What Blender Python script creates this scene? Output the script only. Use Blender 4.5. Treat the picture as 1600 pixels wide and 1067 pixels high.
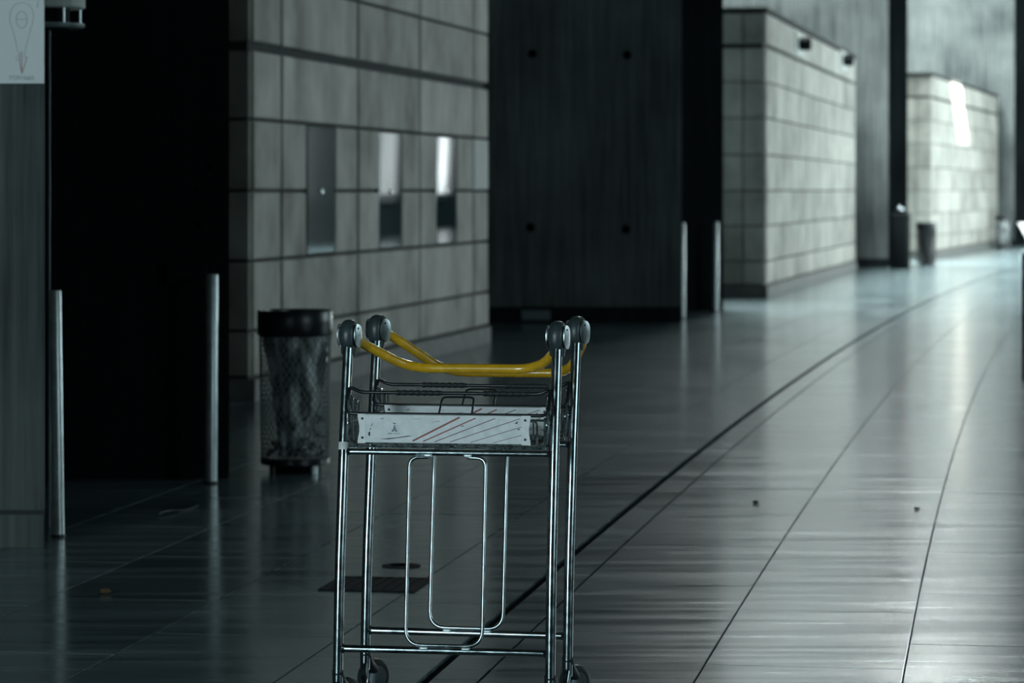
import bpy, math, random
from mathutils import Vector, Matrix
random.seed(7)
S = bpy.context.scene
for o in list(bpy.data.objects):
    bpy.data.objects.remove(o)
C = S.collection
F = 4700.0            # focal length in pixels of the 1600 px wide frame
EYE = 1.41

# ------------------------------------------------------------------ camera
cd = bpy.data.cameras.new('camera'); cam = bpy.data.objects.new('camera', cd); C.objects.link(cam)
cam.location = (0, 0, EYE); cam.rotation_euler = (math.pi/2, 0, 0)
cd.sensor_width = 36; cd.lens = F*36/1600; cd.shift_y = -235.5/1600
cd.clip_start = .1; cd.clip_end = 400
cd.dof.use_dof = True; cd.dof.focus_distance = 8.1; cd.dof.aperture_fstop = 5.2
S.camera = cam
S.view_settings.view_transform = 'Standard'; S.view_settings.look = 'None'
S.view_settings.exposure = 0.78; S.view_settings.gamma = 1; S.view_settings.use_curve_mapping = False

# ------------------------------------------------------------------ world
W = bpy.data.worlds.new('sky'); S.world = W; W.use_nodes = True
W.node_tree.nodes['Background'].inputs[0].default_value = (.50, .66, .72, 1)
W.node_tree.nodes['Background'].inputs[1].default_value = .6

# ------------------------------------------------------------------ the ring the hall follows
R = 558.0; H0 = math.atan(.143); P0X = -1.561
def heading(s): return H0 + s/R
def ring(s, n):          # s metres along the hall, n metres to the left of the floor groove
    h = heading(s)
    return Vector((P0X + R*(math.cos(H0)-math.cos(h)) - n*math.cos(h),
                   R*(math.sin(h)-math.sin(H0)) + n*math.sin(h)))
def s_of_y(y): return R*(math.asin(y/R + math.sin(H0)) - H0)
def px(x, y_depth): return (x-800)*y_depth/F      # world X of an image column at a depth

# ------------------------------------------------------------------ sun and the daylight at the windows
FACADE = -9.0; CEIL = 16.0
SUN_DIR = Vector((-.93, .14, -.235)).normalized()
sd = bpy.data.lights.new('sun', 'SUN'); sd.energy = 20; sd.angle = .012; sd.color = (1, .97, .92)
so = bpy.data.objects.new('sun', sd); C.objects.link(so)
so.rotation_euler = SUN_DIR.to_track_quat('-Z', 'Y').to_euler()
def area(name, loc, direction, sx, sy, watt, col):
    l = bpy.data.lights.new(name, 'AREA'); l.shape = 'RECTANGLE'; l.size = sx; l.size_y = sy
    l.energy = watt; l.color = col
    o = bpy.data.objects.new(name, l); C.objects.link(o); o.location = loc
    o.rotation_euler = Vector(direction).to_track_quat('-Z', 'Y').to_euler()
    return o
DAY = (.72, .95, 1.0)
# windows of the right-hand facade: (centre along hall, watts)
WINDOWS = [(5.0, 95), (21.5, 165), (43.5, 180), (50.5, 200), (57.5, 270), (64.5, 560), (71.0, 780), (94, 40), (119, 220)]
WZ0, WZ1, WW = 1.0, 4.4, 5.0
for s, e in WINDOWS:
    p = ring(s, FACADE+.12); h = heading(s)
    area('window_daylight', (p.x, p.y, (WZ0+WZ1)/2), (-math.cos(h), math.sin(h), -.05), WW-.3, WZ1-WZ0-.3, e, DAY if s < 30 else (.86, .98, 1.0))
# unseen window added to the end wall to light the trolley plates
BW = (-4.0, 5.0, 1.2, 4.8); SB = -6.5     # centre offset to the right, width, sill, head
pb = ring(SB+.05, -BW[0])
area('window_daylight', (pb.x, pb.y, (BW[2]+BW[3])/2), (math.sin(heading(SB))+.35, math.cos(heading(SB)), 0), BW[1]-.2, BW[3]-BW[2], 800, DAY)
# roof lights over the two far bays: (centre along hall, n, length, width, watts)
ROOFLIGHTS = [(47.0, 4.6, 9.0, 5.0, 7600), (65.0, 5.0, 12.0, 5.0, 13000)]
for s, n, ln, wd, e in ROOFLIGHTS:
    p = ring(s, n)
    o = area('roof_daylight', (p.x, p.y, CEIL-.1), (0, 0, -1), wd, ln, e, (.92, 1.0, .98))
    o.rotation_euler = (0, 0, -heading(s))

# ------------------------------------------------------------------ material helpers
def mat(name):
    m = bpy.data.materials.new(name); m.use_nodes = True
    return m, m.node_tree, m.node_tree.nodes['Principled BSDF']
def N(t, kind, **kw):
    n = t.nodes.new(kind)
    for k, v in kw.items():
        if k in n.inputs: n.inputs[k].default_value = v
        else: setattr(n, k, v)
    return n
def plain(name, col, rough=.5, metal=0, spec=.5, coat=0, noise=0, nscale=40, rvar=.08):
    m, t, b = mat(name)
    b.inputs['Base Color'].default_value = (*col, 1); b.inputs['Roughness'].default_value = rough
    b.inputs['Metallic'].default_value = metal; b.inputs['Specular IOR Level'].default_value = spec
    b.inputs['Coat Weight'].default_value = coat; b.inputs['Coat Roughness'].default_value = .1
    tc = N(t, 'ShaderNodeTexCoord'); nz = N(t, 'ShaderNodeTexNoise', Scale=nscale, Detail=5.0)
    t.links.new(tc.outputs['Object'], nz.inputs['Vector'])
    mr = N(t, 'ShaderNodeMapRange'); mr.inputs[3].default_value = max(.005, rough-rvar-noise*.2); mr.inputs[4].default_value = min(1, rough+rvar+noise*.2)
    t.links.new(nz.outputs['Fac'], mr.inputs[0]); t.links.new(mr.outputs[0], b.inputs['Roughness'])
    if noise:
        cr = N(t, 'ShaderNodeValToRGB')
        cr.color_ramp.elements[0].position = .35 if noise < .9 else .44; cr.color_ramp.elements[1].position = .68 if noise < .9 else .62
        cr.color_ramp.elements[0].color = (*[c*(1-noise) for c in col], 1)
        cr.color_ramp.elements[1].color = (*[min(1, c*(1+noise*.5)) for c in col], 1)
        t.links.new(nz.outputs['Fac'], cr.inputs[0]); t.links.new(cr.outputs[0], b.inputs['Base Color'])
    return m
def concrete(name, dark, light, rough=.75, streak=(9, 9, .5), blotch=.8, bump=.25, tone=.25, spec=.4):
    m, t, b = mat(name)
    g = N(t, 'ShaderNodeNewGeometry'); oi = N(t, 'ShaderNodeObjectInfo')
    mp = N(t, 'ShaderNodeMapping'); mp.inputs['Scale'].default_value = streak
    t.links.new(g.outputs['Position'], mp.inputs['Vector'])
    n1 = N(t, 'ShaderNodeTexNoise', Scale=1.0, Detail=6.0, Roughness=.6); t.links.new(mp.outputs[0], n1.inputs['Vector'])
    n2 = N(t, 'ShaderNodeTexNoise', Scale=blotch, Detail=5.0); t.links.new(g.outputs['Position'], n2.inputs['Vector'])
    n3 = N(t, 'ShaderNodeTexNoise', Scale=60.0, Detail=3.0); t.links.new(g.outputs['Position'], n3.inputs['Vector'])
    a = N(t, 'ShaderNodeMath', operation='ADD'); t.links.new(n1.outputs['Fac'], a.inputs[0]); t.links.new(n2.outputs['Fac'], a.inputs[1])
    r = N(t, 'ShaderNodeMath', operation='MULTIPLY_ADD'); r.inputs[1].default_value = tone; t.links.new(oi.outputs['Random'], r.inputs[0]); t.links.new(a.outputs[0], r.inputs[2])
    mr = N(t, 'ShaderNodeMapRange'); mr.inputs[1].default_value = .75; mr.inputs[2].default_value = 1.3+tone
    t.links.new(r.outputs[0], mr.inputs[0])
    mx = N(t, 'ShaderNodeMix', data_type='RGBA'); mx.inputs[6].default_value = (*dark, 1); mx.inputs[7].default_value = (*light, 1)
    t.links.new(mr.outputs[0], mx.inputs[0]); t.links.new(mx.outputs[2], b.inputs['Base Color'])
    b.inputs['Roughness'].default_value = rough; b.inputs['Specular IOR Level'].default_value = spec
    ad = N(t, 'ShaderNodeMath', operation='MULTIPLY_ADD'); ad.inputs[1].default_value = .3
    t.links.new(n3.outputs['Fac'], ad.inputs[0]); t.links.new(n1.outputs['Fac'], ad.inputs[2])
    bp = N(t, 'ShaderNodeBump', Strength=bump, Distance=.01); t.links.new(ad.outputs[0], bp.inputs['Height']); t.links.new(bp.outputs[0], b.inputs['Normal'])
    return m

def tile_material():
    m, t, b = mat('polished_stone')
    g = N(t, 'ShaderNodeNewGeometry'); oi = N(t, 'ShaderNodeObjectInfo')
    mp = N(t, 'ShaderNodeMapping'); mp.inputs['Rotation'].default_value = (0, 0, .16); mp.inputs['Scale'].default_value = (.9, 9, 1)
    t.links.new(g.outputs['Position'], mp.inputs['Vector'])
    n1 = N(t, 'ShaderNodeTexNoise', Scale=1.0, Detail=5.0, Roughness=.6); t.links.new(mp.outputs[0], n1.inputs['Vector'])
    n2 = N(t, 'ShaderNodeTexNoise', Scale=1.6, Detail=4.0); t.links.new(g.outputs['Position'], n2.inputs['Vector'])
    at = N(t, 'ShaderNodeAttribute'); at.attribute_name = 'tone'
    rr = N(t, 'ShaderNodeMath', operation='ADD'); t.links.new(oi.outputs['Random'], rr.inputs[0]); t.links.new(at.outputs['Fac'], rr.inputs[1])
    fr = N(t, 'ShaderNodeMath', operation='FRACT'); t.links.new(rr.outputs[0], fr.inputs[0])
    ad = N(t, 'ShaderNodeMath', operation='MULTIPLY_ADD'); ad.inputs[1].default_value = .22
    t.links.new(fr.outputs[0], ad.inputs[0]); t.links.new(n1.outputs['Fac'], ad.inputs[2])
    mr = N(t, 'ShaderNodeMapRange'); mr.inputs[1].default_value = .38; mr.inputs[2].default_value = .85
    t.links.new(ad.outputs[0], mr.inputs[0])
    mx = N(t, 'ShaderNodeMix', data_type='RGBA'); mx.inputs[6].default_value = (.052, .086, .096, 1); mx.inputs[7].default_value = (.190, .252, .267, 1)
    t.links.new(mr.outputs[0], mx.inputs[0]); t.links.new(mx.outputs[2], b.inputs['Base Color'])
    m2 = N(t, 'ShaderNodeMapRange'); m2.inputs[1].default_value = .35; m2.inputs[2].default_value = .68; m2.inputs[3].default_value = .14; m2.inputs[4].default_value = .21
    t.links.new(n1.outputs['Fac'], m2.inputs[0]); t.links.new(m2.outputs[0], b.inputs['Roughness'])
    b.inputs['IOR'].default_value = 1.5
    bp = N(t, 'ShaderNodeBump', Strength=.02, Distance=.01); t.links.new(n1.outputs['Fac'], bp.inputs['Height']); t.links.new(bp.outputs[0], b.inputs['Normal'])
    return m

M = dict(
    tile=tile_material(),
    grout=plain('grout', (.018, .024, .027), .95, spec=0),
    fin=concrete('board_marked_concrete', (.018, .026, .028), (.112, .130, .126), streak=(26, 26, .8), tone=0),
    dark=concrete('dark_stained_concrete', (.003, .005, .006), (.011, .017, .019), tone=0, spec=.12),  # doorway shade put into the fins' base colour; dark plinths share it
    panel=concrete('pale_concrete_panel', (.19, .19, .165), (.58, .57, .515), streak=(2.2, 2.2, .8), blotch=2.2, tone=.28, bump=.15),
    pale=concrete('paler_concrete_panel', (.52, .55, .52), (.62, .65, .62), streak=(3, 3, .5), blotch=1.6, tone=.0, bump=.15),
    core=plain('joint_shadow_render', (.030, .035, .034), .9),
    plinth=plain('plinth_concrete', (.17, .18, .17), .7, noise=.3, nscale=6),
    black=plain('black_paint', (.004, .006, .007), .6, spec=.06),
    door=plain('teal_steel', (.018, .040, .046), .03, rvar=.006),
    chrome=plain('worn_chrome', (.33, .39, .41), .19, metal=1, noise=.25, nscale=45),
    wire=plain('zinc_wire', (.36, .41, .43), .28, metal=1, noise=.3, nscale=60),
    rimwire=plain('black_coated_wire', (.012, .016, .019), .35),
    rubber=plain('black_rubber', (.014, .018, .021), .55),
    head=plain('grey_plastic', (.040, .058, .064), .38, noise=.2, nscale=70),
    cap=plain('brushed_aluminium', (.33, .39, .41), .30, metal=.95, noise=.15, nscale=25, rvar=.03),
    yellow=plain('yellow_enamel', (.84, .46, .018), .26, coat=.6, noise=.12, nscale=30),
    plate=plain('white_enamel', (.82, .85, .87), .42, noise=.10, nscale=45),
    tab=plain('white_plastic', (.88, .90, .91), .4, noise=.08, nscale=80),
    red=plain('red_print', (.30, .045, .04), .45),
    brown=plain('dark_red_print', (.13, .03, .03), .45),
    logo=plain('grey_blue_print', (.20, .27, .31), .5),
    ink=plain('black_ink', (.012, .014, .016), .6),
    pencil=plain('pencil_line', (.54, .57, .58), .8),
    redpen=plain('red_pencil', (.50, .30, .30), .8),
    paper=plain('white_paper', (.80, .84, .85), .7),
    steel=plain('brushed_steel', (.50, .57, .58), .36, metal=.75, noise=.2, nscale=20),
    binband=plain('black_steel', (.006, .010, .013), .32, rvar=.02),
    mesh=plain('grey_wire_mesh', (.20, .24, .25), .5),
    bag=plain('clear_liner', (.66, .74, .75), .28, noise=.90, nscale=13),
    trash=plain('dark_refuse', (.012, .015, .017), .5),
    ceil=plain('dark_ceiling', (.02, .023, .024), .9),
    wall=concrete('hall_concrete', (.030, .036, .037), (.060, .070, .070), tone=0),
    frost=plain('frosted_glass', (.8, .85, .86), .5),
    iron=plain('dull_cast_iron', (.010, .014, .016), .9, spec=.08),
    litter=plain('dark_litter', (.02, .02, .02), .8),
    brownlit=plain('brown_litter', (.10, .06, .03), .8),
    white=plain('white_board', (.75, .78, .78), .5),
    grille=plain('grey_grille', (.10, .13, .14), .5),
)
# clear-ish liner lets light through
t = M['bag'].node_tree; b = t.nodes['Principled BSDF']; b.inputs['Alpha'].default_value = .9
mp = N(t, 'ShaderNodeMapping'); mp.inputs['Scale'].default_value = (1.3, 1.3, .35)
nz = [n for n in t.nodes if n.bl_idname == 'ShaderNodeTexNoise'][0]; tc = [n for n in t.nodes if n.bl_idname == 'ShaderNodeTexCoord'][0]
t.links.new(tc.outputs['Object'], mp.inputs['Vector']); t.links.new(mp.outputs[0], nz.inputs['Vector'])

# ------------------------------------------------------------------ mesh helpers
class MB:
    def __init__(s): s.v = []; s.f = []
    def quad(s, *p):
        i = len(s.v); s.v += [tuple(q) for q in p]; s.f.append(tuple(range(i, i+len(p))))
    def box(s, x0, x1, y0, y1, z0, z1, bev=0):
        i = len(s.v)
        if bev <= 0:
            s.v += [(x, y, z) for z in (z0, z1) for y in (y0, y1) for x in (x0, x1)]
            s.f += [tuple(i+k for k in q) for q in ((0,2,3,1),(4,5,7,6),(0,1,5,4),(2,6,7,3),(0,4,6,2),(1,3,7,5))]
        else:
            # bevelled by stacking: inset loops on the -y (front) face only
            s.v += [(x0,y1,z0),(x1,y1,z0),(x1,y1,z1),(x0,y1,z1),
                    (x0,y0+bev,z0),(x1,y0+bev,z0),(x1,y0+bev,z1),(x0,y0+bev,z1),
                    (x0+bev,y0,z0+bev),(x1-bev,y0,z0+bev),(x1-bev,y0,z1-bev),(x0+bev,y0,z1-bev)]
            q = [(0,3,2,1),(8,9,10,11)]
            for k in range(4):
                k2 = (k+1) % 4
                q += [(k, k2, 4+k2, 4+k), (4+k, 4+k2, 8+k2, 8+k)]
            s.f += [tuple(i+k for k in f) for f in q]
    def tube(s, pts, r, seg=10, closed=False, cap=True):
        pts = [Vector(p) for p in pts]; n = len(pts); i0 = len(s.v)
        rs = r if isinstance(r, (list, tuple)) else [r]*n
        up = None
        for k in range(n):
            if closed: d = pts[(k+1) % n]-pts[k-1]
            else: d = pts[min(k+1, n-1)]-pts[max(k-1, 0)]
            d.normalize()
            if up is None:
                up = Vector((0, 0, 1)) if abs(d.z) < .9 else Vector((1, 0, 0))
            u = (up - d*up.dot(d))
            if u.length < 1e-6: u = d.orthogonal()
            u.normalize(); w = d.cross(u); up = u
            for j in range(seg):
                a = 2*math.pi*j/seg
                s.v.append(tuple(pts[k] + (u*math.cos(a)+w*math.sin(a))*rs[k]))
        rings = n if closed else n-1
        for k in range(rings):
            a0 = i0+k*seg; b0 = i0+((k+1) % n)*seg
            for j in range(seg):
                j2 = (j+1) % seg
                s.f.append((a0+j, a0+j2, b0+j2, b0+j))
        if cap and not closed:
            s.f.append(tuple(i0+j for j in reversed(range(seg))))
            s.f.append(tuple(i0+(n-1)*seg+j for j in range(seg)))
    def lathe(s, prof, seg=32, cx=0, cy=0, cz=0):
        i0 = len(s.v)
        for r, z in prof:
            for j in range(seg):
                a = 2*math.pi*j/seg
                s.v.append((cx+r*math.cos(a), cy+r*math.sin(a), cz+z))
        for k in range(len(prof)-1):
            for j in range(seg):
                j2 = (j+1) % seg
                s.f.append((i0+k*seg+j, i0+k*seg+j2, i0+(k+1)*seg+j2, i0+(k+1)*seg+j))
        s.f.append(tuple(i0+j for j in reversed(range(seg))))
        s.f.append(tuple(i0+(len(prof)-1)*seg+j for j in range(seg)))
    def prism(s, poly, z0, z1):
        i = len(s.v); n = len(poly)
        s.v += [(p[0], p[1], z0) for p in poly] + [(p[0], p[1], z1) for p in poly]
        s.f.append(tuple(i+k for k in reversed(range(n)))); s.f.append(tuple(i+n+k for k in range(n)))
        for k in range(n):
            k2 = (k+1) % n; s.f.append((i+k, i+k2, i+n+k2, i+n+k))
    def mesh(s, name, m, smooth=False):
        me = bpy.data.meshes.new(name); me.from_pydata(s.v, [], s.f); me.materials.append(m)
        if smooth:
            me.polygons.foreach_set('use_smooth', [True]*len(me.polygons))
            try: me.set_sharp_from_angle(angle=math.radians(40))
            except Exception: pass
        me.update(); return me
    def build(s, name, m, parent=None, smooth=False):
        return link(name, s.mesh(name, m, smooth), parent)
def link(name, me, parent=None):
    o = bpy.data.objects.new(name, me); C.objects.link(o)
    if parent: o.parent = parent
    return o
def tag(o, label=None, cat=None, group=None, kind=None):
    if label: o['label'] = label
    if cat: o['category'] = cat
    if group: o['group'] = group
    if kind: o['kind'] = kind
    return o
def empty(name, loc=(0, 0, 0), rz=0):
    o = bpy.data.objects.new(name, None); C.objects.link(o); o.location = loc; o.rotation_euler = (0, 0, rz)
    o.empty_display_size = .1
    return o
def copy_tree(o, parent=None):
    kids = list(o.children); c = o.copy(); C.objects.link(c)
    if parent: c.parent = parent
    for k in kids: copy_tree(k, c)
    return c
def fillet(pts, rad, n=6, closed=False):
    pts = [Vector(p) for p in pts]; out = []; N_ = len(pts)
    rng = range(N_)
    for k in rng:
        if not closed and k in (0, N_-1): out.append(pts[k]); continue
        a, b_, c = pts[k-1], pts[k], pts[(k+1) % N_]
        da = (a-b_); dc = (c-b_); r = min(rad, da.length*.49, dc.length*.49)
        p, q = b_+da.normalized()*r, b_+dc.normalized()*r
        for i in range(n+1):
            t = i/n; out.append(p*(1-t)**2 + b_*2*t*(1-t) + q*t*t)
    return out
def text_mesh(body, size, m, name, parent, mtx):
    cu = bpy.data.curves.new(name, 'FONT'); cu.body = body; cu.size = size; cu.extrude = .0002; cu.align_x = 'CENTER'
    to = bpy.data.objects.new(name, cu); C.objects.link(to)
    dg = bpy.context.evaluated_depsgraph_get(); me = bpy.data.meshes.new_from_object(to.evaluated_get(dg))
    bpy.data.objects.remove(to); me.materials.clear(); me.materials.append(m); me.transform(mtx)
    return link(name, me, parent)

# ================================================================== FLOOR
Ssample = list(range(-14, 131, 4))
fl = MB()
for s0, s1 in zip(Ssample[:-1], Ssample[1:]):
    a, b_, c, d = ring(s0, FACADE-.5), ring(s1, FACADE-.5), ring(s1, 8.5), ring(s0, 8.5)
    fl.quad((a.x, a.y, -.012), (b_.x, b_.y, -.012), (c.x, c.y, -.012), (d.x, d.y, -.012))
floor = tag(fl.build('floor', M['grout']), 'polished grey stone tile floor of the hall', None, None, 'structure')
edges = [.013, .158, .77, 1.36]
while edges[-1] < 8.6: edges.append(edges[-1]+.6)
left = [-.013, -.42]
while left[-1] > -7: left.append(left[-1]-.6)
strips = [(edges[i], edges[i+1]) for i in range(len(edges)-1)] + [(left[i+1], left[i]) for i in range(len(left)-1)]
TL = 1.2
GRATE = (-.48, 10.76, .175, .19)
tiles = []
for si, (r0, r1) in enumerate(strips):
    off = random.random()*TL; w_n = (r1-r0) < .2
    s = -12+off
    while s < 112:
        w = r1-r0 - (.006 if w_n else 0); c = ring(s+TL/2, -(r0+r1)/2)
        tiles.append((c, w, heading(s+TL/2))); s += TL
def vis(c):
    if c.y < 8.2: return False
    x = 800+F*c.x/c.y
    return -60 < x < 1640
cand = sorted([t for t in tiles if vis(t[0])], key=lambda t: t[0].y)
near = cand[:300]; nset = {id(t) for t in near}
def tile_box(mb, w, L, zt=0.0):
    g = .0022; b_ = .0015; x, y = w/2-g, L/2-g; i = len(mb.v)
    mb.v += [(-x,-y,-.0115),(x,-y,-.0115),(x,y,-.0115),(-x,y,-.0115),(-x,-y,zt-b_),(x,-y,zt-b_),(x,y,zt-b_),(-x,y,zt-b_),
             (-x+b_,-y+b_,zt),(x-b_,-y+b_,zt),(x-b_,y-b_,zt),(-x+b_,y-b_,zt)]
    mb.f.append((i+8,i+9,i+10,i+11))
    for k in range(4):
        k2 = (k+1) % 4
        mb.f += [(i+k, i+k2, i+4+k2, i+4+k), (i+4+k, i+4+k2, i+8+k2, i+8+k)]
cache = {}
for c, w, h in near:
    k = round(w, 3)
    if k not in cache:
        mb = MB(); tile_box(mb, w, TL); cache[k] = mb.mesh('tile', M['tile'])
    o = link('tile', cache[k], floor); o.location = (c.x, c.y, random.uniform(-.0004, .0004))
    o.rotation_euler = (random.uniform(-.0005, .0005), random.uniform(-.0007, .0007), -h)
mb = MB(); tones = []
for t in tiles:
    if id(t) in nset: continue
    c, w, h = t; i = len(mb.v); nf = len(mb.f); tile_box(mb, w, TL)
    ch, sh = math.cos(-h), math.sin(-h)
    for k in range(i, len(mb.v)):
        x, y, z = mb.v[k]; mb.v[k] = (c.x+x*ch-y*sh, c.y+x*sh+y*ch, z)
    tones += [random.random()]*(len(mb.f)-nf)
o = mb.build('tile_field', M['tile'], floor); o['kind'] = 'stuff'
at = o.data.attributes.new('tone', 'FLOAT', 'FACE'); at.data.foreach_set('value', tones)

# ================================================================== ENVELOPE
def strip_wall(name, n, z0, z1, m, thick, s_list=Ssample):
    mb = MB()
    for s0, s1 in zip(s_list[:-1], s_list[1:]):
        for nn in (n, n+thick):
            a, b_ = ring(s0, nn), ring(s1, nn)
            mb.quad((a.x, a.y, z0), (b_.x, b_.y, z0), (b_.x, b_.y, z1), (a.x, a.y, z1))
    o = mb.build(name, m); o['kind'] = 'structure'; return o
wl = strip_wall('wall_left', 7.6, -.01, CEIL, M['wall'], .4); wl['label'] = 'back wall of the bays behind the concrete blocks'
cm = MB()
for s0, s1 in zip(Ssample[:-1], Ssample[1:]):
    a, b_, c, d = ring(s0, FACADE-.5), ring(s1, FACADE-.5), ring(s1, 8.5), ring(s0, 8.5)
    for z in (CEIL, CEIL+.3):
        cm.quad((a.x, a.y, z), (b_.x, b_.y, z), (c.x, c.y, z), (d.x, d.y, z))
tag(cm.build('ceiling', M['ceil']), 'dark flat ceiling high over the hall', kind='structure')
for nm, s in (('wall_back', SB-.5), ('wall_end', 126)):
    a, b_ = ring(s, FACADE-.5), ring(s, 8.4); d = Vector((math.sin(heading(s)), math.cos(heading(s))))*.4
    mb = MB(); mb.prism([(a.x, a.y), (b_.x, b_.y), (b_.x+d.x, b_.y+d.y), (a.x+d.x, a.y+d.y)], -.01, CEIL)
    tag(mb.build(nm, M['wall']), 'plain end wall closing the hall', kind='structure')
# the right-hand facade, with one slanted clear opening where the sun comes in
bX, bY, bS = 8.65, 62.0, .2572                       # near corner and direction of the far block's long face
def blk3(y, z): return Vector((bX+bS*(y-bY), y, z))
patch = [blk3(65.3, 4.0), blk3(67.3, 4.0), blk3(69.2, 2.50), blk3(67.1, 2.50)]
def to_facade(p):
    lo, hi = 0.0, 40.0
    def nn(q):
        s = s_of_y(q.y); r = ring(s, 0); h = heading(s); return (q.x-r.x)
    for _ in range(50):
        mid = (lo+hi)/2; q = p - SUN_DIR*mid
        if nn(q) < -FACADE/math.cos(heading(66)) : lo = mid
        else: hi = mid
    return p - SUN_DIR*lo
hole = [to_facade(p) for p in patch]
def fac(s, z):
    p = ring(s, FACADE); return Vector((p.x, p.y, z))
hs = [s_of_y(q.y) for q in hole]
hs_adj = []
for q in hole:       # along-hall coordinate of the hole's corners
    best = min((abs(ring(k*.02, FACADE).y-q.y), k*.02) for k in range(2000, 5000)); hs_adj.append(best[1])
hz = [q.z for q in hole]
cs0, cs1 = min(hs_adj)-1, max(hs_adj)+1
fm = MB()
def fquad(s0, s1, z0, z1):
    for dn in (0, -.35):
        a, b_ = ring(s0, FACADE+dn), ring(s1, FACADE+dn)
        fm.quad((a.x, a.y, z0), (b_.x, b_.y, z0), (b_.x, b_.y, z1), (a.x, a.y, z1))
cuts = [-14]+list(range(-10, int(cs0), 4))+[cs0]
for s0, s1 in zip(cuts[:-1], cuts[1:]): fquad(s0, s1, -.01, CEIL)
cuts = [cs1]+list(range(int(cs1)+4, 128, 4))+[130]
for s0, s1 in zip(cuts[:-1], cuts[1:]): fquad(s0, s1, -.01, CEIL)
zlo, zhi = min(hz)-.25, min(max(hz)+.25, CEIL)
fquad(cs0, cs1, -.01, zlo); fquad(cs0, cs1, zhi, CEIL)
outer = [(cs0, zhi), (cs1, zhi), (cs1, zlo), (cs0, zlo)]
inner = list(zip(hs_adj, hz))
for k in range(4):
    k2 = (k+1) % 4
    P = [fac(*outer[k]), fac(*outer[k2]), fac(*inner[k2]), fac(*inner[k])]
    fm.quad(*P)
tag(fm.build('wall_right', M['wall']), 'window wall along the right side of the hall', kind='structure')
for i, (s, e) in enumerate(WINDOWS):
    w = empty('window_%d' % (i+1), (*ring(s, FACADE), 0), -heading(s)-math.pi/2)
    tag(w, 'tall frosted window bay %d of the right-hand wall' % (i+1), kind='structure')
    g = MB(); g.box(-WW/2, WW/2, -.05, -.02, WZ0, WZ1); g.build('pane', M['frost'], w)
    g = MB()
    for x in (-WW/2, 0, WW/2): g.box(x-.04, x+.04, -.09, 0, WZ0, WZ1)
    for z in (WZ0, WZ1): g.box(-WW/2-.04, WW/2+.04, -.09, 0, z-.04, z+.04)
    g.build('window_frame', M['black'], w)

bw = empty('window_%d' % (len(WINDOWS)+1), (*ring(SB-.1, -BW[0]), 0), -heading(SB)+math.pi)
tag(bw, 'wide frosted window of the wall behind the photographer', kind='structure')
g = MB(); g.box(-BW[1]/2, BW[1]/2, -.05, -.01, BW[2], BW[3]); g.build('pane', M['frost'], bw)
# ================================================================== RADIAL CONCRETE FINS
# (name, image column of the free edge, depth, material, label)
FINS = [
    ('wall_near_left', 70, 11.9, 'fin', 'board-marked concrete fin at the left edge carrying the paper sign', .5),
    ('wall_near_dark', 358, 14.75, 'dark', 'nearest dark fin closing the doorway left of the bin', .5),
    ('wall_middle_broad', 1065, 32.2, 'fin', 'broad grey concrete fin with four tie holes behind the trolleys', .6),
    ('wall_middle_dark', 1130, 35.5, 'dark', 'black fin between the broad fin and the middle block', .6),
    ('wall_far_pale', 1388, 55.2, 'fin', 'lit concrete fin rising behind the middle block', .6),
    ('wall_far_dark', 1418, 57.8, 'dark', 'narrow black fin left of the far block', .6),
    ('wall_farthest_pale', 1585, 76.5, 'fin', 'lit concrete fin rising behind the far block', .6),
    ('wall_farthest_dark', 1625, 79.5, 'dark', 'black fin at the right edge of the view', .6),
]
fins = {}
for nm, x, y, mk, lab, th in FINS:
    X = px(x, y)
    end = ring(s_of_y(y), 7.6).x - .3
    slope = X/y - .10
    mb = MB(); mb.prism([(end, y), (X, y), (X+slope*th, y+th), (end, y+th)], -.01, CEIL)
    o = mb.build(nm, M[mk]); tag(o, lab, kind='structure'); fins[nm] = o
    base = MB(); hgt = .13 if y < 13 else .17
    base.prism([(end, y-.012), (X-.004, y-.012), (X-.004, y-.001), (end, y-.001)], 0, hgt)
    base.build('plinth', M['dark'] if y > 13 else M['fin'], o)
    if y < 13:
        j = MB(); j.box(end, X-.003, y-.004, y-.001, hgt, hgt+.018); j.build('joint', M['core'], o)
def fin_hole(fin, x, yi, y, rad):
    X = px(x, y); z = EYE-(yi-298)*y/F
    mb = MB()
    prof = [(rad*1.25, .004), (rad, .010), (rad*.85, .0095), (rad*.8, .004)]
    mb.lathe(prof, 14)
    me = mb.mesh('tie_hole', M['black'], True)
    me.transform(Matrix.Translation((X, y, z)) @ Matrix.Rotation(math.pi/2, 4, 'X')); link('tie_hole', me, fins[fin])
for x, yi in ((832, 84), (980, 86), (829, 355), (978, 358)): fin_hole('wall_middle_broad', x, yi, 32.2, .04)
for x, yi in ((307, 297), (310, 350), (329, 261)): fin_hole('wall_near_dark', x, yi, 14.75, .012)
g = MB(); y = 32.19; g.box(px(815, y), px(860, y), y-.03, y-.013, .03, .13)
for k in range(5): g.box(px(815, y)+.01, px(860, y)-.01, y-.036, y-.03, .04+k*.018, .05+k*.018)
g.build('vent_grille', M['grille'], fins['wall_middle_broad'])
g = MB(); y = 14.75; g.box(px(264, y), px(322, y), y-.07, y-.001, EYE-(441-298)*y/F, EYE-(411-298)*y/F); g.build('lock_box', M['dark'], fins['wall_near_dark'])  # plain dark box where the fin has a darker region

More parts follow.
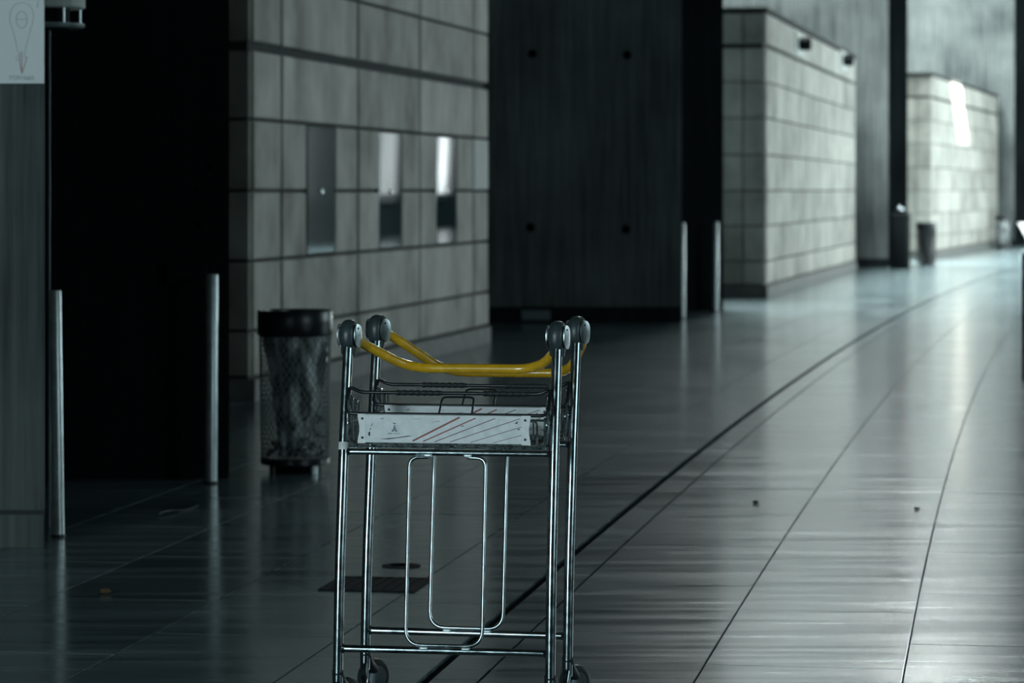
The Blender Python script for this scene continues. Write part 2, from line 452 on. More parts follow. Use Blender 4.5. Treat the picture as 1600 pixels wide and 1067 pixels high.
# ================================================================== PANELLED BLOCKS
ROWS = [.16, .47, .94, 1.41, 1.89, 2.38, 2.86, 3.34, 3.78]
def panel_mesh(L, z0, z1, key, m='panel', d=.05):
    k = ('p', round(L, 3), round(z1-z0, 3), m)
    if k not in cache:
        mb = MB(); mb.box(0, L, -d, 0, 0, z1-z0, .008); cache[k] = mb.mesh('concrete_panel', M[m])
    return cache[k]
def block(nm, corner, slope, ylen, cols, endlen, label, rows=ROWS, splits=None, pale=None, gapw=.011, gapx=.032, big=()):
    """corner: near right corner of the long face; local x runs along the long face away from the camera"""
    ang = math.atan2(1, slope)                       # direction of the long face
    L = ylen*math.hypot(1, slope)
    root = empty(nm, (corner[0], corner[1], 0), ang); tag(root, label, kind='structure')
    # in local axes the long face looks towards -y
    core = MB(); core.box(.05, L, .05, endlen, 0, rows[-1]); core.build('core', M['core'], root)
    top = MB(); top.box(-.02, L+.02, -.02, endlen+.02, rows[-1]+.012, rows[-1]+.07); top.build('coping', M['core'], root)
    pl = MB(); pl.box(-.015, L, -.02, endlen, 0, rows[0]-.012); pl.build('plinth', M['plinth'], root)
    for i in range(len(rows)-1):
        z0 = rows[i]+gapw; z1 = rows[i+1]-gapw
        if rows[i] in big: z0 += .022
        if rows[i+1] in big: z1 -= .022
        xs = list(cols)
        segs = [(xs[k], xs[k+1]) for k in range(len(xs)-1)]
        if splits and i in splits:
            out = []
            for a, b_ in segs:
                hit = [q for q in splits[i] if a < (q[0]+q[1])/2 < b_]
                if hit: out += [(a, hit[0][0]), (hit[0][1], b_)]
                else: out.append((a, b_))
            segs = out
        for a, b_ in segs:
            mk = 'pale' if pale and pale(a, i) else 'panel'
            o = link('concrete_panel', panel_mesh(b_-a-2*gapx, z0, z1, nm, mk), root)
            o.location = (a+gapx, .05+random.uniform(-.004, .002), z0)
        # end face looking towards the camera: panels along local y
        y = .012; widths = [.30, 1.9, 2.2]
        for w in widths:
            if y >= endlen: break
            w = min(w, endlen-y)
            o = link('concrete_panel', panel_mesh(w-2*gapw, z0, z1, nm), root)
            o.location = (.05, y+w-gapw, z0); o.rotation_euler = (0, 0, -math.pi/2); y += w
    return root
# near block
k1 = 1.018
cols1 = [0, .74, 2.95, 5.11, 7.33, 8.04]
doors = [(1.43, 2.24), (3.66, 4.43), (5.77, 6.60)]
b1 = block('wall_block_near', (px(395, 20.1), 20.1), 0.192, 7.9, cols1, 3.6,
           'pale concrete panelled block with three steel doors behind the wire bin',
           splits={2: doors, 3: doors}, pale=lambda a, i: (i == 3 and abs(a-7.33) < .01), big=(2.38,))
for a, b_ in doors:
    d = MB(); d.box(a+.012, b_-.012, .002, .04, .955, 1.875, .006)
    o = d.build('cabinet_door', M['door'], b1)
    l = MB(); l.lathe([(.02, 0), (.02, .008), (.016, .012)], 12)
    me = l.mesh('lock', M['steel'], True); me.transform(Matrix.Translation(((a+b_)/2, .002, 1.405)) @ Matrix.Rotation(math.pi/2, 4, 'X'))
    link('lock', me, o)
# middle block
c2 = (px(1197, 40.0), 40.0); sl2 = (px(1337, 54.3)-c2[0])/14.3
b2 = block('wall_block_middle', c2, sl2, 14.3, [0, 1.2, 3.4, 5.6, 7.8, 10.0, 12.2, 14.5], 3.6,
           'long pale concrete block in the middle distance with two round wall lamps', gapw=.008, gapx=.018, big=(3.34,))
for u, z in ((4.1, 3.56), (11.6, 3.64)):
    l = MB(); l.box(u-.35, u+.75, -.03, 0.002, z-.16, z+.16, .01); o = l.build('lamp_plate', M['pale'], b2)
    l = MB(); l.lathe([(.07, 0), (.10, .03), (.10, .15), (.085, .17), (.07, .13)], 20)
    me = l.mesh('lamp_ring', M['black'], True); me.transform(Matrix.Translation((u, -.03, z)) @ Matrix.Rotation(math.pi/2, 4, 'X')); link('lamp_ring', me, o)
# far block
b3 = block('wall_block_far', (bX, bY), bS, 14.2, [0, 1.2, 3.4, 5.6, 7.8, 10.0, 12.2, 14.66], 3.6,
           'farthest pale concrete block with a sunlit patch near its top', gapw=.007, gapx=.016, big=(3.34,))

# ================================================================== LUGGAGE TROLLEYS
HW = .285
def leg_y(h):                # depth of the leg plane at a height
    pts = [(0, -.005), (.1, 0), (.40, .025), (.72, .075), (1.06, .15)]
    for (h0, y0), (h1, y1) in zip(pts[:-1], pts[1:]):
        if h <= h1: return y0+(y1-y0)*(h-h0)/(h1-h0)
    return pts[-1][1]
def superhead():
    mb = MB(); nu, nv = 20, 14
    for i in range(nv+1):
        v = -math.pi/2+math.pi*i/nv
        for j in range(nu):
            u = 2*math.pi*j/nu
            def pw(c, e): return math.copysign(abs(c)**e, c)
            x = .0235*pw(math.cos(v), .55)*pw(math.cos(u), .45)
            y = .037*pw(math.cos(v), .9)*pw(math.sin(u), .85)
            z = .0435*pw(math.sin(v), .85)
            f = 1.0+.10*(z/.0435) if z < 0 else 1.0-.10*(z/.0435)**2
            mb.v.append((x*f, y*f, z))
    for i in range(nv):
        for j in range(nu):
            j2 = (j+1) % nu; mb.f.append((i*nu+j, i*nu+j2, (i+1)*nu+j2, (i+1)*nu+j))
    # collar gripping the tube
    mb.lathe([(.0175, -.052), (.020, -.05), (.022, -.03)], 18)
    return mb
def plate_poly(sx):
    mb = MB(); n = 22; pts = []
    for k in range(n):
        a = 2*math.pi*k/n
        pts.append((.0275*math.copysign(abs(math.cos(a))**.8, math.cos(a)), .031*math.copysign(abs(math.sin(a))**.75, math.sin(a)) - .004*math.cos(a)))
    for x, sc in ((.0235, 1.0), (.0262, 1.0), (.0270, .9)):
        mb.v += [(sx*x, p[0]*sc, p[1]*sc) for p in pts]
    for L in range(2):
        for k in range(n):
            k2 = (k+1) % n; mb.f.append((L*n+k, L*n+k2, (L+1)*n+k2, (L+1)*n+k))
    mb.f.append(tuple(2*n+k for k in range(n)))
    return mb
def trolley(loc, yaw, handle_h, head_yaw, zp, label):
    root = empty('luggage_trolley', loc, -yaw); tag(root, label, 'luggage trolley', 'nested luggage trolleys')
    ZB = .135
    for sx in (-1, 1):
        mb = MB(); pts = [(sx*HW, leg_y(h), h) for h in (ZB-.05, .2, .32, .44, .56, .66, .72, .78, .86, .93, 1.0)]
        mb.tube(pts, .0138, 16); leg = mb.build('leg', M['chrome'], root, True)
        if sx == -1:
            cl = MB(); cl.tube([(sx*HW, leg_y(h), h) for h in (.715, .735)], .0143, 16); cl.build('tape_band', M['tab'], leg)
        # head
        hd = superhead().build('handle_head', M['head'], root, True)
        hd.location = (sx*HW, leg_y(1.02)+.008, 1.018); hd.rotation_euler = (math.radians(-8), 0, -head_yaw)
        for s2 in (-1, 1):
            cp = plate_poly(s2).build('side_plate', M['cap'], hd, True)
            sc = MB(); sc.lathe([(.003, 0), (.003, .0016), (.002, .002)], 10)
            me = sc.mesh('screw', M['ink'], True); me.transform(Matrix.Translation((s2*.0268, -.008, .019)) @ Matrix.Rotation(s2*math.pi/2, 4, 'Y')); link('screw', me, hd)
        # caster under and behind the leg
        cx, cy = sx*HW+.005, .075
        k = .55
        wh = MB(); prof = [(.019, -.016), (.043, -.017), (.051, -.012), (.053, 0), (.051, .012), (.043, .017), (.019, .016)]
        wh.lathe(prof, 28); me = wh.mesh('caster_wheel', M['rubber'], True)
        mt = Matrix.Translation((cx, cy, .053)) @ Matrix.Rotation(-k, 4, 'Z') @ Matrix.Rotation(math.pi/2, 4, 'Y'); me.transform(mt)
        w = link('caster_wheel', me, root)
        hb = MB(); hb.lathe([(.033, -.0185), (.033, .0185), (.020, .021)], 20); hb.lathe([(.020, -.021), (.033, -.0185)], 20)
        me = hb.mesh('hub_cap', M['cap'], True); me.transform(mt); link('hub_cap', me, w)
        fk = MB(); fk.tube([(sx*HW, leg_y(.1), ZB), (sx*HW, .02, .10), (cx, cy-.01, .075), (cx, cy, .053)], [.015, .019, .018, .012], 12)
        fk.build('caster_fork', M['rubber'], root, True)
    # cross bars
    for h, r in ((.711, .0078), (.193, .0098)):
        mb = MB(); y = leg_y(h); mb.tube([(-HW, y, h), (HW, y, h)], r, 12); bar = mb.build('crossbar', M['chrome'], root, True)
        for sx in (-1, 1):
            wd = MB(); wd.tube([(sx*(HW-.011), y, h), (sx*(HW-.018), y, h)], [r*1.5, r*1.05], 12); wd.build('weld', M['chrome'], bar, True)
    # bag loop between the bars
    lw = .103; zt, zb = .700, .208
    pts = [(-.052, leg_y(.71)-.004, zt), (-lw, leg_y(.7)-.004, zt-.002), (-lw+.002, leg_y(.2)-.012, zb), (lw+.002, leg_y(.2)-.012, zb), (lw, leg_y(.7)-.004, zt-.002), (.052, leg_y(.71)-.004, zt)]
    mb = MB(); mb.tube(fillet(pts, .045, 7), .0052, 10); lp = mb.build('bag_loop', M['chrome'], root, True)
    for x, z, yy in ((-.054, .704, leg_y(.71)-.005), (.054, .704, leg_y(.71)-.005), (-.052, .2, leg_y(.2)-.011), (.06, .2, leg_y(.2)-.011)):
        mb = MB(); mb.box(x-.011, x+.011, yy-.007, yy+.007, z-.004, z+.006, .003); mb.build('weld_tab', M['steel'], lp)
    # ---- basket
    bk = empty('basket'); bk.parent = root
    BX = .276; y0, y1, yb = .045, .105, .205; zf, zr, zb = .815, .868, .735
    rim = fillet([(-BX, y0, zf), (BX, y0, zf), (BX-.004, y1-.005, zr+.016), (BX-.03, y1, zr), (-BX+.03, y1, zr), (-BX+.004, y1-.005, zr+.016)], .026, 6, True)
    mb = MB(); mb.tube(rim, .0048, 10, closed=True); rm = mb.build('basket_rim', M['rimwire'], bk, True)
    for x0 in (-.146, .090):
        mb = MB(); pts = []; rr = []
        for i in range(49):
            t = i/48; pts.append((x0+.126*t, y1, zr)); rr.append(.0070+.0010*math.sin(t*2*math.pi*7))
        mb.tube(pts, rr, 12); mb.build('finger_grip', M['rubber'], bk, True)
    def wire(pts, r=.0026, name='basket_wire', m='wire', rad=.012):
        mb = MB(); mb.tube(fillet(pts, rad, 4), r, 8); mb.build(name, M[m], bk, True)
    for sx in (-1, 1):      # side walls: inverted hoops in a row, then the wires of the front corner
        for k in range(3):
            ya = y0+.012+k*.052; yc = ya+.036; zt_ = zr-.004-.012*k
            wire([(sx*(BX-.03), ya, zb-.002), (sx*(BX-.008), ya, zb), (sx*(BX-.008), ya, zt_), (sx*(BX-.008), yc, zt_), (sx*(BX-.008), yc, zb), (sx*(BX-.03), yc, zb-.002)], .0026, rad=.014)
        wire([(sx*(BX-.012), y0+.004, zf-.006), (sx*(BX-.012), y0+.004, zb+.002), (sx*(BX-.05), y0+.004, zb)], .003)
        wire([(sx*(BX-.06), y0, .800), (sx*(BX-.032), y0, .800), (sx*(BX-.032), y0, zb)], .0028)
        wire([(sx*(BX-.008), y0+.004, .79), (sx*(BX-.008), yb, .79)], .0026)
    for z, y in ((zb, y0), (zb-.008, y0+.012), (zb, y0+.07), (zb, y0+.12), (zb, yb), (.79, yb)):
        wire([(-BX+.01, y, z), (BX-.01, y, z)], .0030)
    for x in (-.20, -.135, -.06, .01, .08, .155, .21):
        wire([(x, y0-.003, zb+.006), (x, y0-.002, zb-.006), (x, yb, zb-.006), (x, yb, .79)], .0022, rad=.006)
    wire([(-.021, y0+.006, zf), (-.020, y1-.004, zr-.010), (.066, y1-.004, zr-.010), (.068, y0+.006, zf)], .0030, 'divider_wire', 'rimwire', .014)
    # ---- white sign plate on the basket front
    Py = y0-.006; x0, x1, z0, z1 = -.232, .222, .739, .814
    pm = MB(); pm.box(x0, x1, Py-.003, Py, z0, z1, .001); plate = pm.build('sign_plate', M['plate'], root)
    fy = Py-.0033
    def flat(poly, m, name, dy=0):
        mb = MB(); n = len(poly)
        mb.v += [(p[0], fy-dy, p[1]) for p in poly] + [(p[0], fy-dy-.0004, p[1]) for p in poly]
        mb.f.append(tuple(n+k for k in range(n))); mb.f.append(tuple(reversed(range(n))))
        for k in range(n): mb.f.append((k, (k+1) % n, n+(k+1) % n, n+k))
        mb.build(name, M[m], plate)
    for sx, xa, xb in ((-1, x0-.004, x0+.015), (1, x1-.018, x1+.004)):
        n = 9; L = []; Rr = []
        for k in range(n):
            z = z0-.002+(z1-z0+.003)*k/(n-1); wob = .0025*math.cos(k/(n-1)*2*math.pi)
            L.append((xa - (wob if sx < 0 else 0), z)); Rr.append((xb + (wob if sx > 0 else 0), z))
        flat(L+Rr[::-1], 'tab', 'end_tab', .0003)
        for z in (z0+.013, z1-.011):
            mb = MB(); mb.lathe([(.0034, 0), (.0034, .0012), (.0022, .0022)], 10)
            me = mb.mesh('screw', M['rubber'], True); me.transform(Matrix.Translation(((xa+xb)/2-.001*sx, fy-.0007, z)) @ Matrix.Rotation(math.pi/2, 4, 'X')); link('screw', me, plate)
    # stripes fanning up to the right, thick red ones first: (bottom x, top x, width)
    def at_img(x, y):            # position on the plate from the photographed plate's pixels
        return (x0+(x-563.5)/(828.5-563.5)*(x1-x0), z1-(y-648)/(693.5-648)*(z1-z0))
    for (xa, ya, xb, yb, w, m) in ((647, 690.0, 721, 651, .0044, 'red'), (663.5, 690.5, 746, 652, .0030, 'red'), (681.5, 691, 777, 652, .0020, 'brown'),
                                   (705.5, 691, 815.5, 652.2, .0017, 'brown'), (738, 691.2, 821, 664.5, .0014, 'brown'), (773, 691.5, 821, 678, .0013, 'brown')):
        a, b_ = at_img(xa, ya), at_img(xb, yb); dx, dz = b_[0]-a[0], b_[1]-a[1]; l = math.hypot(dx, dz); nx, nz = -dz/l*w/2, dx/l*w/2
        flat([(a[0]-nx, a[1]-nz), (b_[0]-nx, b_[1]-nz), (b_[0]+nx, b_[1]+nz), (a[0]+nx, a[1]+nz)][::1], m, 'stripe')
    # emblem: a splayed tower with a small arc over it, and its line of lettering
    em = [(617.3, 664.5), (619.2, 664.5), (619.8, 668), (621.3, 672.2), (623, 674.2), (622.6, 675.6), (620, 675.4), (618.2, 673.8), (616.4, 675.4), (613.6, 675.6), (613.4, 674.2), (615.2, 672.2), (616.8, 668)]
    flat([at_img(*p) for p in reversed(em)], 'logo', 'emblem')
    flat([at_img(*p) for p in reversed([(615.4, 660.8), (617.6, 661.6), (620.6, 661.2), (620.2, 662.4), (617.4, 663), (615.6, 662)])], 'ink', 'emblem')
    tx, tz = at_img(616.8, 679.3)
    tb = text_mesh('PARIS', .0042, M['ink'], 'lettering', plate, Matrix.Translation((tx-.0105, fy-.0002, tz)) @ Matrix.Rotation(math.pi/2, 4, 'X'))
    text_mesh('AÉROPORT', .0036, M['logo'], 'lettering', plate, Matrix.Translation((tx+.0085, fy-.0002, tz)) @ Matrix.Rotation(math.pi/2, 4, 'X'))
    scuffs = [[(595, 687.4), (620, 685), (640, 681.6), (648, 681.8), (632, 684.2), (609, 687.8)], [(596, 654.6), (601, 653.4), (602, 654), (597, 655.4)],
              [(581, 666.5), (583.6, 661.8), (584, 662.6), (582, 666.6)], [(578.6, 673), (580.6, 670), (581.4, 671.4), (579, 673.8)], [(576.6, 681), (577.2, 676.4), (579.8, 675.4), (579.4, 682.6), (578, 683)],
              [(643, 654.8), (662, 653.8), (655, 654.6)], [(676, 659.8), (689, 657.2), (690, 657.8)], [(722, 665), (727, 664.2), (728, 665.4), (724, 665.8)], [(807, 660), (813, 656), (811, 660.5)], [(812, 668), (816, 669), (813, 671)]]
    for sc in scuffs: flat([at_img(*p) for p in reversed(sc)], 'ink', 'scuff_mark')
    # ---- yellow push bar
    ly = leg_y(1.02); k = math.tan(head_yaw)
    pts = [(-.272, .028, 1.006), (-.262, .062, .990), (-.180, .172, handle_h), (.180, .172, handle_h), (.266, .075, .985), (.274, .032, 1.006)]
    pts = [(x+d*k, ly+d, z) for x, d, z in pts]
    mb = MB(); mb.tube(fillet(pts, .065, 9), .0132, 16); mb.build('push_bar', M['yellow'], root, True)
    # ---- low luggage platform running forward from the legs
    pf = empty('platform'); pf.parent = root
    rail = fillet([(-HW, .0, .105), (-HW+.004, -.03, zp), (-.15, -.74, zp), (.15, -.74, zp), (HW-.004, -.03, zp), (HW, 0, .105)], .06, 6)
    mb = MB(); mb.tube(rail, .0115, 12); mb.build('platform_rail', M['chrome'], pf, True)
    for k in range(5):
        y = -.12-k*.13; hw = HW-.004-(HW-.154)*(-y-.03)/.71
        mb = MB(); mb.tube([(-hw, y, zp), (hw, y, zp)], .006, 8); mb.build('platform_bar', M['chrome'], pf, True)
    for sx in (-1, 1):
        wh = MB(); wh.lathe([(.012, -.012), (.024, -.013), (.029, 0), (.024, .013), (.012, .012)], 20)
        me = wh.mesh('front_wheel', M['rubber'], True); me.transform(Matrix.Translation((sx*.09, -.70, .029)) @ Matrix.Rotation(math.pi/2, 4, 'Y')); link('front_wheel', me, pf)
        mb = MB(); mb.tube([(sx*.09, -.735, zp), (sx*.09, -.70, .029)], .006, 8); mb.build('axle_bracket', M['rubber'], pf, True)
    return root
trolley((px(692.5, 7.95), 7.95, 0), math.radians(9), .922, math.radians(9), .066, 'nearer chrome luggage trolley with yellow push bar and striped white plate')
trolley((px(727.5, 8.27), 8.27, 0), math.radians(11.5), .892, math.radians(17), .044, 'rear chrome luggage trolley nested behind the front one, yellow bar lower')

# ================================================================== WIRE BINS
def make_bin():
    root = empty('wire_bin')
    rt, rb, z0, z1 = .178, .168, .055, .69
    band = MB(); prof = [(.186, .685), (.190, .69), (.190, .806), (.186, .812), (.176, .812), (.174, .80), (.174, .69)]
    band.lathe(prof, 48); band.f = band.f[:-2]; band.build('rim_band', M['binband'], root, True)
    lat = MB(); n = 36
    for k in range(n):
        for sgn in (-1, 1):
            pts = []
            for i in range(25):
                t = i/24; r = rb+(rt-rb)*t+(.0008*sgn); a = 2*math.pi*(k/n+sgn*.36*t)
                pts.append((r*math.cos(a), r*math.sin(a), z0+(z1-z0)*t))
            lat.tube(pts, .0024, 4, cap=False)
    o = lat.build('wire_lattice', M['mesh'], root, True); o['kind'] = 'stuff'
    bs = MB(); bs.lathe([(.10, .040), (.168, .040), (.174, .045), (.174, .07), (.168, .075), (.02, .062)], 40); bs.build('base_ring', M['binband'], root, True)
    for k in range(4):
        a = math.pi/4+k*math.pi/2; ft = MB(); ft.lathe([(.018, 0), (.018, .042)], 12, .145*math.cos(a), .145*math.sin(a)); ft.build('foot', M['steel'] if k == 3 else M['binband'], root, True)
    bs = MB(); bs.lathe([(.125, 0), (.13, .006), (.13, .042)], 36); bs.build('base_drum', M['black'], root, True)
    bag = MB(); nu, nv = 56, 18
    rnd = random.Random(3); ph = [rnd.random()*6.28 for _ in range(6)]
    for i in range(nv+1):
        t = i/nv; z = .74-.66*t
        for j in range(nu):
            a = 2*math.pi*j/nu
            r = .163*(1-.62*min(1, t*1.05)**1.15)
            r *= 1+.14*math.sin(3*a+ph[0]+2*t)*t+.09*math.sin(7*a+ph[1]-3*t)+.06*math.sin(13*a+ph[2]+5*t)
            bag.v.append((min(r, .163)*math.cos(a)+.02*t*math.sin(4*t), min(r, .163)*math.sin(a), z))
    for i in range(nv):
        for j in range(nu):
            j2 = (j+1) % nu; bag.f.append((i*nu+j, i*nu+j2, (i+1)*nu+j2, (i+1)*nu+j))
    bag.build('bin_liner', M['bag'], root, True)
    tr = MB()
    for k in range(34):
        a = rnd.uniform(0, 6.28); rr = .145*math.sqrt(rnd.random()); cx, cy, cz = rr*math.cos(a), rr*math.sin(a), .085+.20*rnd.random()**1.6
        m_ = Matrix.Translation((cx, cy, cz)) @ Matrix.Rotation(rnd.uniform(0, 6.28), 4, 'Z') @ Matrix.Rotation(rnd.uniform(-1.2, 1.2), 4, 'X')
        i0 = len(tr.v); sx, sy = rnd.uniform(.018, .034), rnd.uniform(.014, .028)
        for z in (-.006, .006):
            for (u, v) in ((-1, -1), (0, -.7), (1, -1), (.8, .2), (1, 1), (0, .8), (-1, 1), (-.8, 0)):
                p = m_ @ Vector((u*sx*rnd.uniform(.7, 1.1), v*sy*rnd.uniform(.7, 1.1), z+rnd.uniform(-.008, .008)))
                l = math.hypot(p.x, p.y); q = min(1, .158/max(l, 1e-6)); tr.v.append((p.x*q, p.y*q, max(p.z, .076)))
        tr.f += [tuple(i0+j for j in reversed(range(8))), tuple(i0+8+j for j in range(8))]+[(i0+j, i0+(j+1) % 8, i0+8+(j+1) % 8, i0+8+j) for j in range(8)]
    o = tr.build('refuse', M['trash'], root); o['kind'] = 'stuff'
    return root
bin0 = make_bin()
tag(bin0, 'wire mesh waste bin with black rim standing left of the trolleys', 'waste bin', 'wire mesh waste bins')
bin0.location = (px(461, 15.1), 15.1, 0)
for x, y, lab in ((1448, 57.0, 'far dark wire bin standing in front of the far block'), (1567, 74.0, 'farthest small wire bin at the foot of the last lit fin')):
    o = copy_tree(bin0); o.location = (px(x, y), y, 0); o['label'] = lab; o.rotation_euler = (0, 0, x)
    if x == 1448:
        for ch in o.children:
            if ch.name.startswith('bin_liner'): ch.data = ch.data.copy(); ch.data.materials[0] = M['trash']; ch['label'] = 'black liner'
            if ch.name.startswith('wire_lattice'): ch.data = ch.data.copy(); ch.data.materials[0] = M['trash']
# closed black bin beside the narrow black fin
cb = empty('litter_bin', (px(1406, 54.3), 54.3, 0)); tag(cb, 'closed black litter bin with a shiny knob in front of the narrow black fin', 'litter bin')
mb = MB(); mb.lathe([(.17, 0), (.185, .03), (.19, .9), (.18, .92)], 28); mb.build('bin_body', M['black'], cb, True)
mb = MB(); mb.lathe([(.195, .90), (.197, .93), (.17, .985), (.08, 1.02), (.02, 1.03)], 28); lid = mb.build('lid', M['black'], cb, True)
mb = MB(); mb.lathe([(.012, 1.02), (.03, 1.035), (.065, 1.06), (.065, 1.10), (.045, 1.13), (.012, 1.14)], 18); mb.build('knob', M['chrome'], lid, True)

# ================================================================== BOLLARDS
def bollard(x, y, h, r, label, lean=0):
    root = empty('bollard', (px(x, y), y, 0)); tag(root, label, 'bollard', 'steel bollards at the fin doorways')
    mb = MB(); mb.lathe([(r, .006), (r, h-.006), (r*.9, h)], 28); mb.build('post', M['steel'], root, True)
    mb = MB(); mb.lathe([(r*1.12, 0), (r*1.12, .008), (r*1.02, .012)], 28); mb.build('foot_ring', M['rubber'], root, True)
    root.rotation_euler = (0, lean, 0)
bollard(91, 12.25, 1.005, .0255, 'leftmost steel bollard beside the fin with the paper sign', -.013)
bollard(329, 14.5, 1.008, .0325, 'steel bollard left of the near wire bin', .005)
bollard(1066, 33.3, 1.055, .033, 'thin steel bollard at the edge of the broad grey fin')
bollard(1118, 35.2, 1.045, .036, 'steel bollard in front of the middle black fin')
bollard(1381, 56.0, 1.09, .040, 'far steel bollard between lit fin and closed black bin')
st = empty('barrier_post', (px(1603, 22.4), 22.4, 0)); tag(st, 'dark barrier post cut off by the right edge of the view', 'barrier post')
mb = MB(); mb.lathe([(.03, .02), (.03, .93), (.026, .945)], 20); mb.build('post', M['black'], st, True)
mb = MB(); mb.lathe([(.032, 0), (.032, .02)], 20); mb.build('foot', M['black'], st, True)

# ================================================================== POLE LANTERN behind the left fin
lp = empty('pole_lantern', (px(77, 12.6), 12.6, 0)); tag(lp, 'thin pole with a ringed round head beside the paper sign', 'lantern')
sc = 12.6/F
def zi(yi): return EYE-(yi-298)*sc
mb = MB(); mb.tube([(0, 0, 0), (0, 0, zi(20))], .0050, 12); mb.build('pole', M['grille'], lp, True)
mb = MB(); mb.lathe([(.142, zi(14)), (.150, zi(12)), (.150, zi(-60)), (.10, zi(-70))], 40); mb.build('drum', M['pale'], lp, True)
mb = MB(); mb.lathe([(.10, zi(45)), (.142, zi(44)), (.149, zi(41)), (.146, zi(37)), (.10, zi(37))], 40); mb.build('lower_ring', M['steel'], lp, True)
mb = MB(); mb.lathe([(.085, zi(46)), (.085, zi(10))], 24); mb.build('core', M['black'], lp, True)
for a in (-.96, .43, 2.2, -2.6):
    mb = MB(); mb.tube([(.132*math.cos(a), .132*math.sin(a), zi(42)), (.132*math.cos(a), .132*math.sin(a), zi(8))], .006, 8); mb.build('spacer', M['steel'], lp, True)

# ================================================================== PAPER SIGN
Y = 11.885; sc = Y/F
def P(x, y): return ((x-800)*sc, EYE-(y-298)*sc)
ps = empty('paper_sign', (P(30, 60)[0], Y, P(30, 60)[1])); tag(ps, 'white paper sign with a pencilled map pin and number on left fin', 'sign')
o0 = ps.location
def loc(x, y): p = P(x, y); return (p[0]-o0.x, p[1]-o0.z)
mb = MB(); a = loc(-60, 130.5); b_ = loc(69.3, -30); mb.box(a[0], b_[0], -.004, 0, a[1], b_[1], .001); mb.build('sheet', M['paper'], ps)
def pen(pts, m, r=.0016):
    q = [(*loc(x, y),) for x, y in pts]; mb = MB(); mb.tube([(p[0], -.0045, p[1]) for p in q], r, 5); mb.build('pen_line', M[m], ps)
outline = [(28, 82), (25, 66), (21, 50), (17, 38), (15.5, 29), (17, 18), (22, 9), (30, 4.5), (40, 5), (48, 11), (52.5, 21), (52, 32), (48.5, 45), (44.5, 60), (40.5, 75), (38.5, 88)]
def smooth(p):
    out = []
    for k in range(len(p)-1):
        p0, p1, p2, p3 = p[max(k-1, 0)], p[k], p[k+1], p[min(k+2, len(p)-1)]
        for i in range(5):
            t = i/5
            out.append(tuple(.5*((2*p1[j])+(-p0[j]+p2[j])*t+(2*p0[j]-5*p1[j]+4*p2[j]-p3[j])*t*t+(-p0[j]+3*p1[j]-3*p2[j]+p3[j])*t**3) for j in (0, 1)))
    return out+[p[-1]]
pen(smooth(outline), 'pencil')
pen([(34+8.5*math.cos(t*.3), 31+13*math.sin(t*.3)) for t in range(22)], 'pencil', .0018)
pen([(25, 31), (30, 30), (35, 30.5), (41, 30)], 'pencil')
pen([(30.5, 82), (31, 90), (31.5, 100), (34.5, 114)], 'redpen'); pen([(42, 89), (40, 98), (37, 108), (34.5, 115)], 'redpen'); pen([(34, 80), (34.5, 95), (34.5, 113)], 'redpen')
pen([(31, 88), (28, 87), (25.5, 91), (28, 94.5), (31, 92)], 'pencil'); pen([(36, 90), (43, 89), (41.5, 93)], 'pencil')
pen([(59.5, 2), (58.5, 12)], 'pencil', .002)
t = loc(34, 124.8); text_mesh('773915665', .0225, M['logo'], 'number', ps, Matrix.Translation((t[0], -.0045, t[1])) @ Matrix.Rotation(math.pi/2, 4, 'X'))

# ================================================================== FLOOR FITTINGS AND LITTER
gx, gy, gw, gd = px(588, 10.76), 10.76, .172, .185
gr = empty('drain_grate', (gx, gy, .0008), -heading(10.7)); tag(gr, 'square dark drain grate in the floor behind the trolleys', 'drain grate')
mb = MB(); mb.box(-gw, gw, -gd, gd, .0002, .0012); mb.build('pan', M['iron'], gr)
for k in range(9):
    x = -gw+.02+k*(2*gw-.04)/8; mb = MB(); mb.box(x-.009, x+.009, -gd+.012, gd-.012, .0012, .0042); mb.build('grate_bar', M['iron'], gr)
mb = MB()
for q in ((-gw, gw, -gd, -gd+.012), (-gw, gw, gd-.012, gd), (-gw, -gw+.012, -gd+.012, gd-.012), (gw-.012, gw, -gd+.012, gd-.012)): mb.box(*q, .0012, .005)
mb.build('frame', M['iron'], gr)
rc = empty('access_cover', (px(627, 11.3), 11.3, .0006)); tag(rc, 'small round dark access cover in the floor beyond the grate', 'floor cover')
mb = MB(); mb.lathe([(.073, .0002), (.073, .003), (.066, .004)], 28); mb.build('lid', M['iron'], rc, True)
mb = MB(); mb.lathe([(.05, .004), (.048, .0052), (.044, .0052), (.042, .004)], 24); mb.build('ring', M['iron'], rc, True)
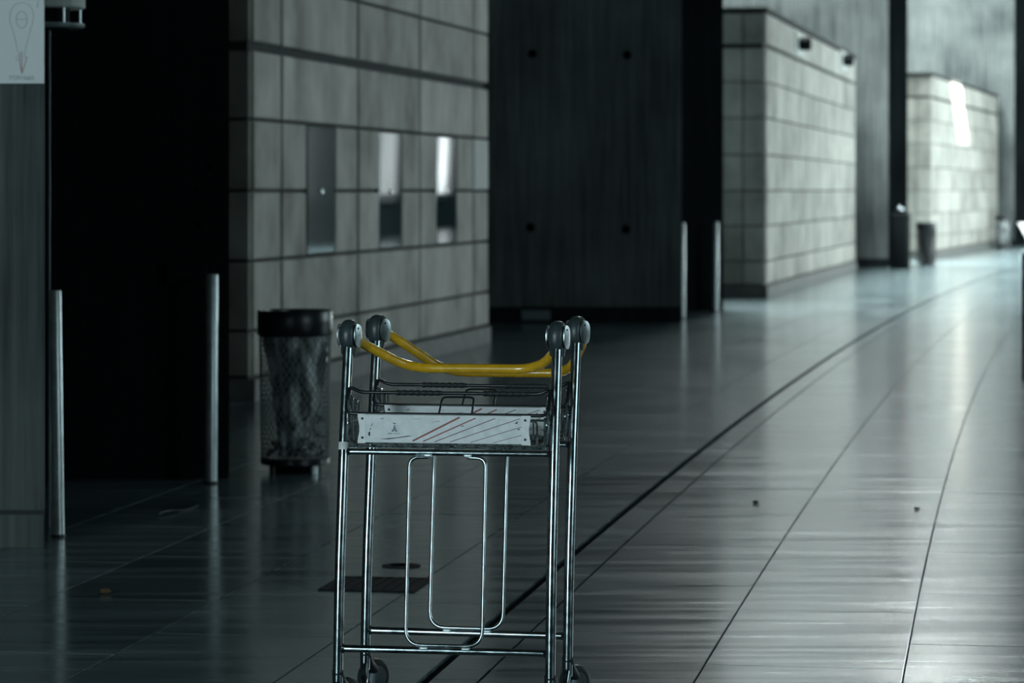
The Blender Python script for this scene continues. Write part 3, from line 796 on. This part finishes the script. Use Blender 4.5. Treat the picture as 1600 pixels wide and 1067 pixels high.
def crumb(x, yi, r, m, label, flat_=.5, name='litter_crumb', cat='litter'):
    y = F*EYE/(yi-298); mb = MB(); rnd = random.Random(x)
    for i in range(5):
        v = -1.3+2.6*i/4
        for j in range(8):
            u = 2*math.pi*j/8; rr = r*rnd.uniform(.75, 1.2); mb.v.append((rr*math.cos(v)*math.cos(u), rr*math.cos(v)*math.sin(u), r*flat_*(1+math.sin(v))))
    for i in range(4):
        for j in range(8):
            j2 = (j+1) % 8; mb.f.append((i*8+j, i*8+j2, (i+1)*8+j2, (i+1)*8+j))
    o = mb.build(name, M[m]); o.location = (px(x, y), y, .0005); tag(o, label, cat)
crumb(1181, 788, .018, 'litter', 'dark crumb of litter in the middle of the bright floor')
crumb(1433, 797, .014, 'litter', 'smaller dark crumb on the bright floor at the right')
crumb(165, 928, .020, 'brownlit', 'brown scrap lying on the dark floor at lower left')
y = F*EYE/(801-298)
mb = MB()
for i in range(7):
    for j in range(2):
        t = i/6; mb.v.append((-.06+.13*t+.01*j, -.12+.30*t+.05*(j-.5), .002+.006*math.sin(t*6+j)))
for i in range(6): mb.f.append((i*2, i*2+1, i*2+3, i*2+2))
i0 = len(mb.v)
o = mb.build('paper_scrap', M['plinth']); o.location = (px(275, y), y, .006); tag(o, 'thin grey paper scrap on the floor before the left bollard', 'litter')  # thin wavy grey strip in place of a paler streak on the floor
md = o.modifiers.new('thickness', 'SOLIDIFY'); md.thickness = .002
# leaning pale board by the last dark fin
wb = empty('floor_board', (px(1603, 74.5), 74.5, 0), -.1); tag(wb, 'pale leaning board at the right edge beside the last black fin', 'board')
mb = MB(); mb.quad((-.20, -.02, .62), (.30, -.02, .62), (.30, -.3, .02), (.12, -.3, .02)); mb.quad((-.20, .01, .62), (.30, .01, .62), (.30, -.27, .02), (.12, -.27, .02))
for k in range(4):
    k2 = (k+1) % 4; mb.f.append((k, k2, 4+k2, 4+k))
mb.build('panel', M['white'], wb)
mb = MB(); mb.tube([(-.14, .02, .62), (-.14, .25, .02)], .02, 8); mb.tube([(.26, .02, .62), (.26, .25, .02)], .02, 8); mb.tube([(-.14, 0, .61), (.26, 0, .61)], .02, 8); mb.build('support', M['black'], wb, True)
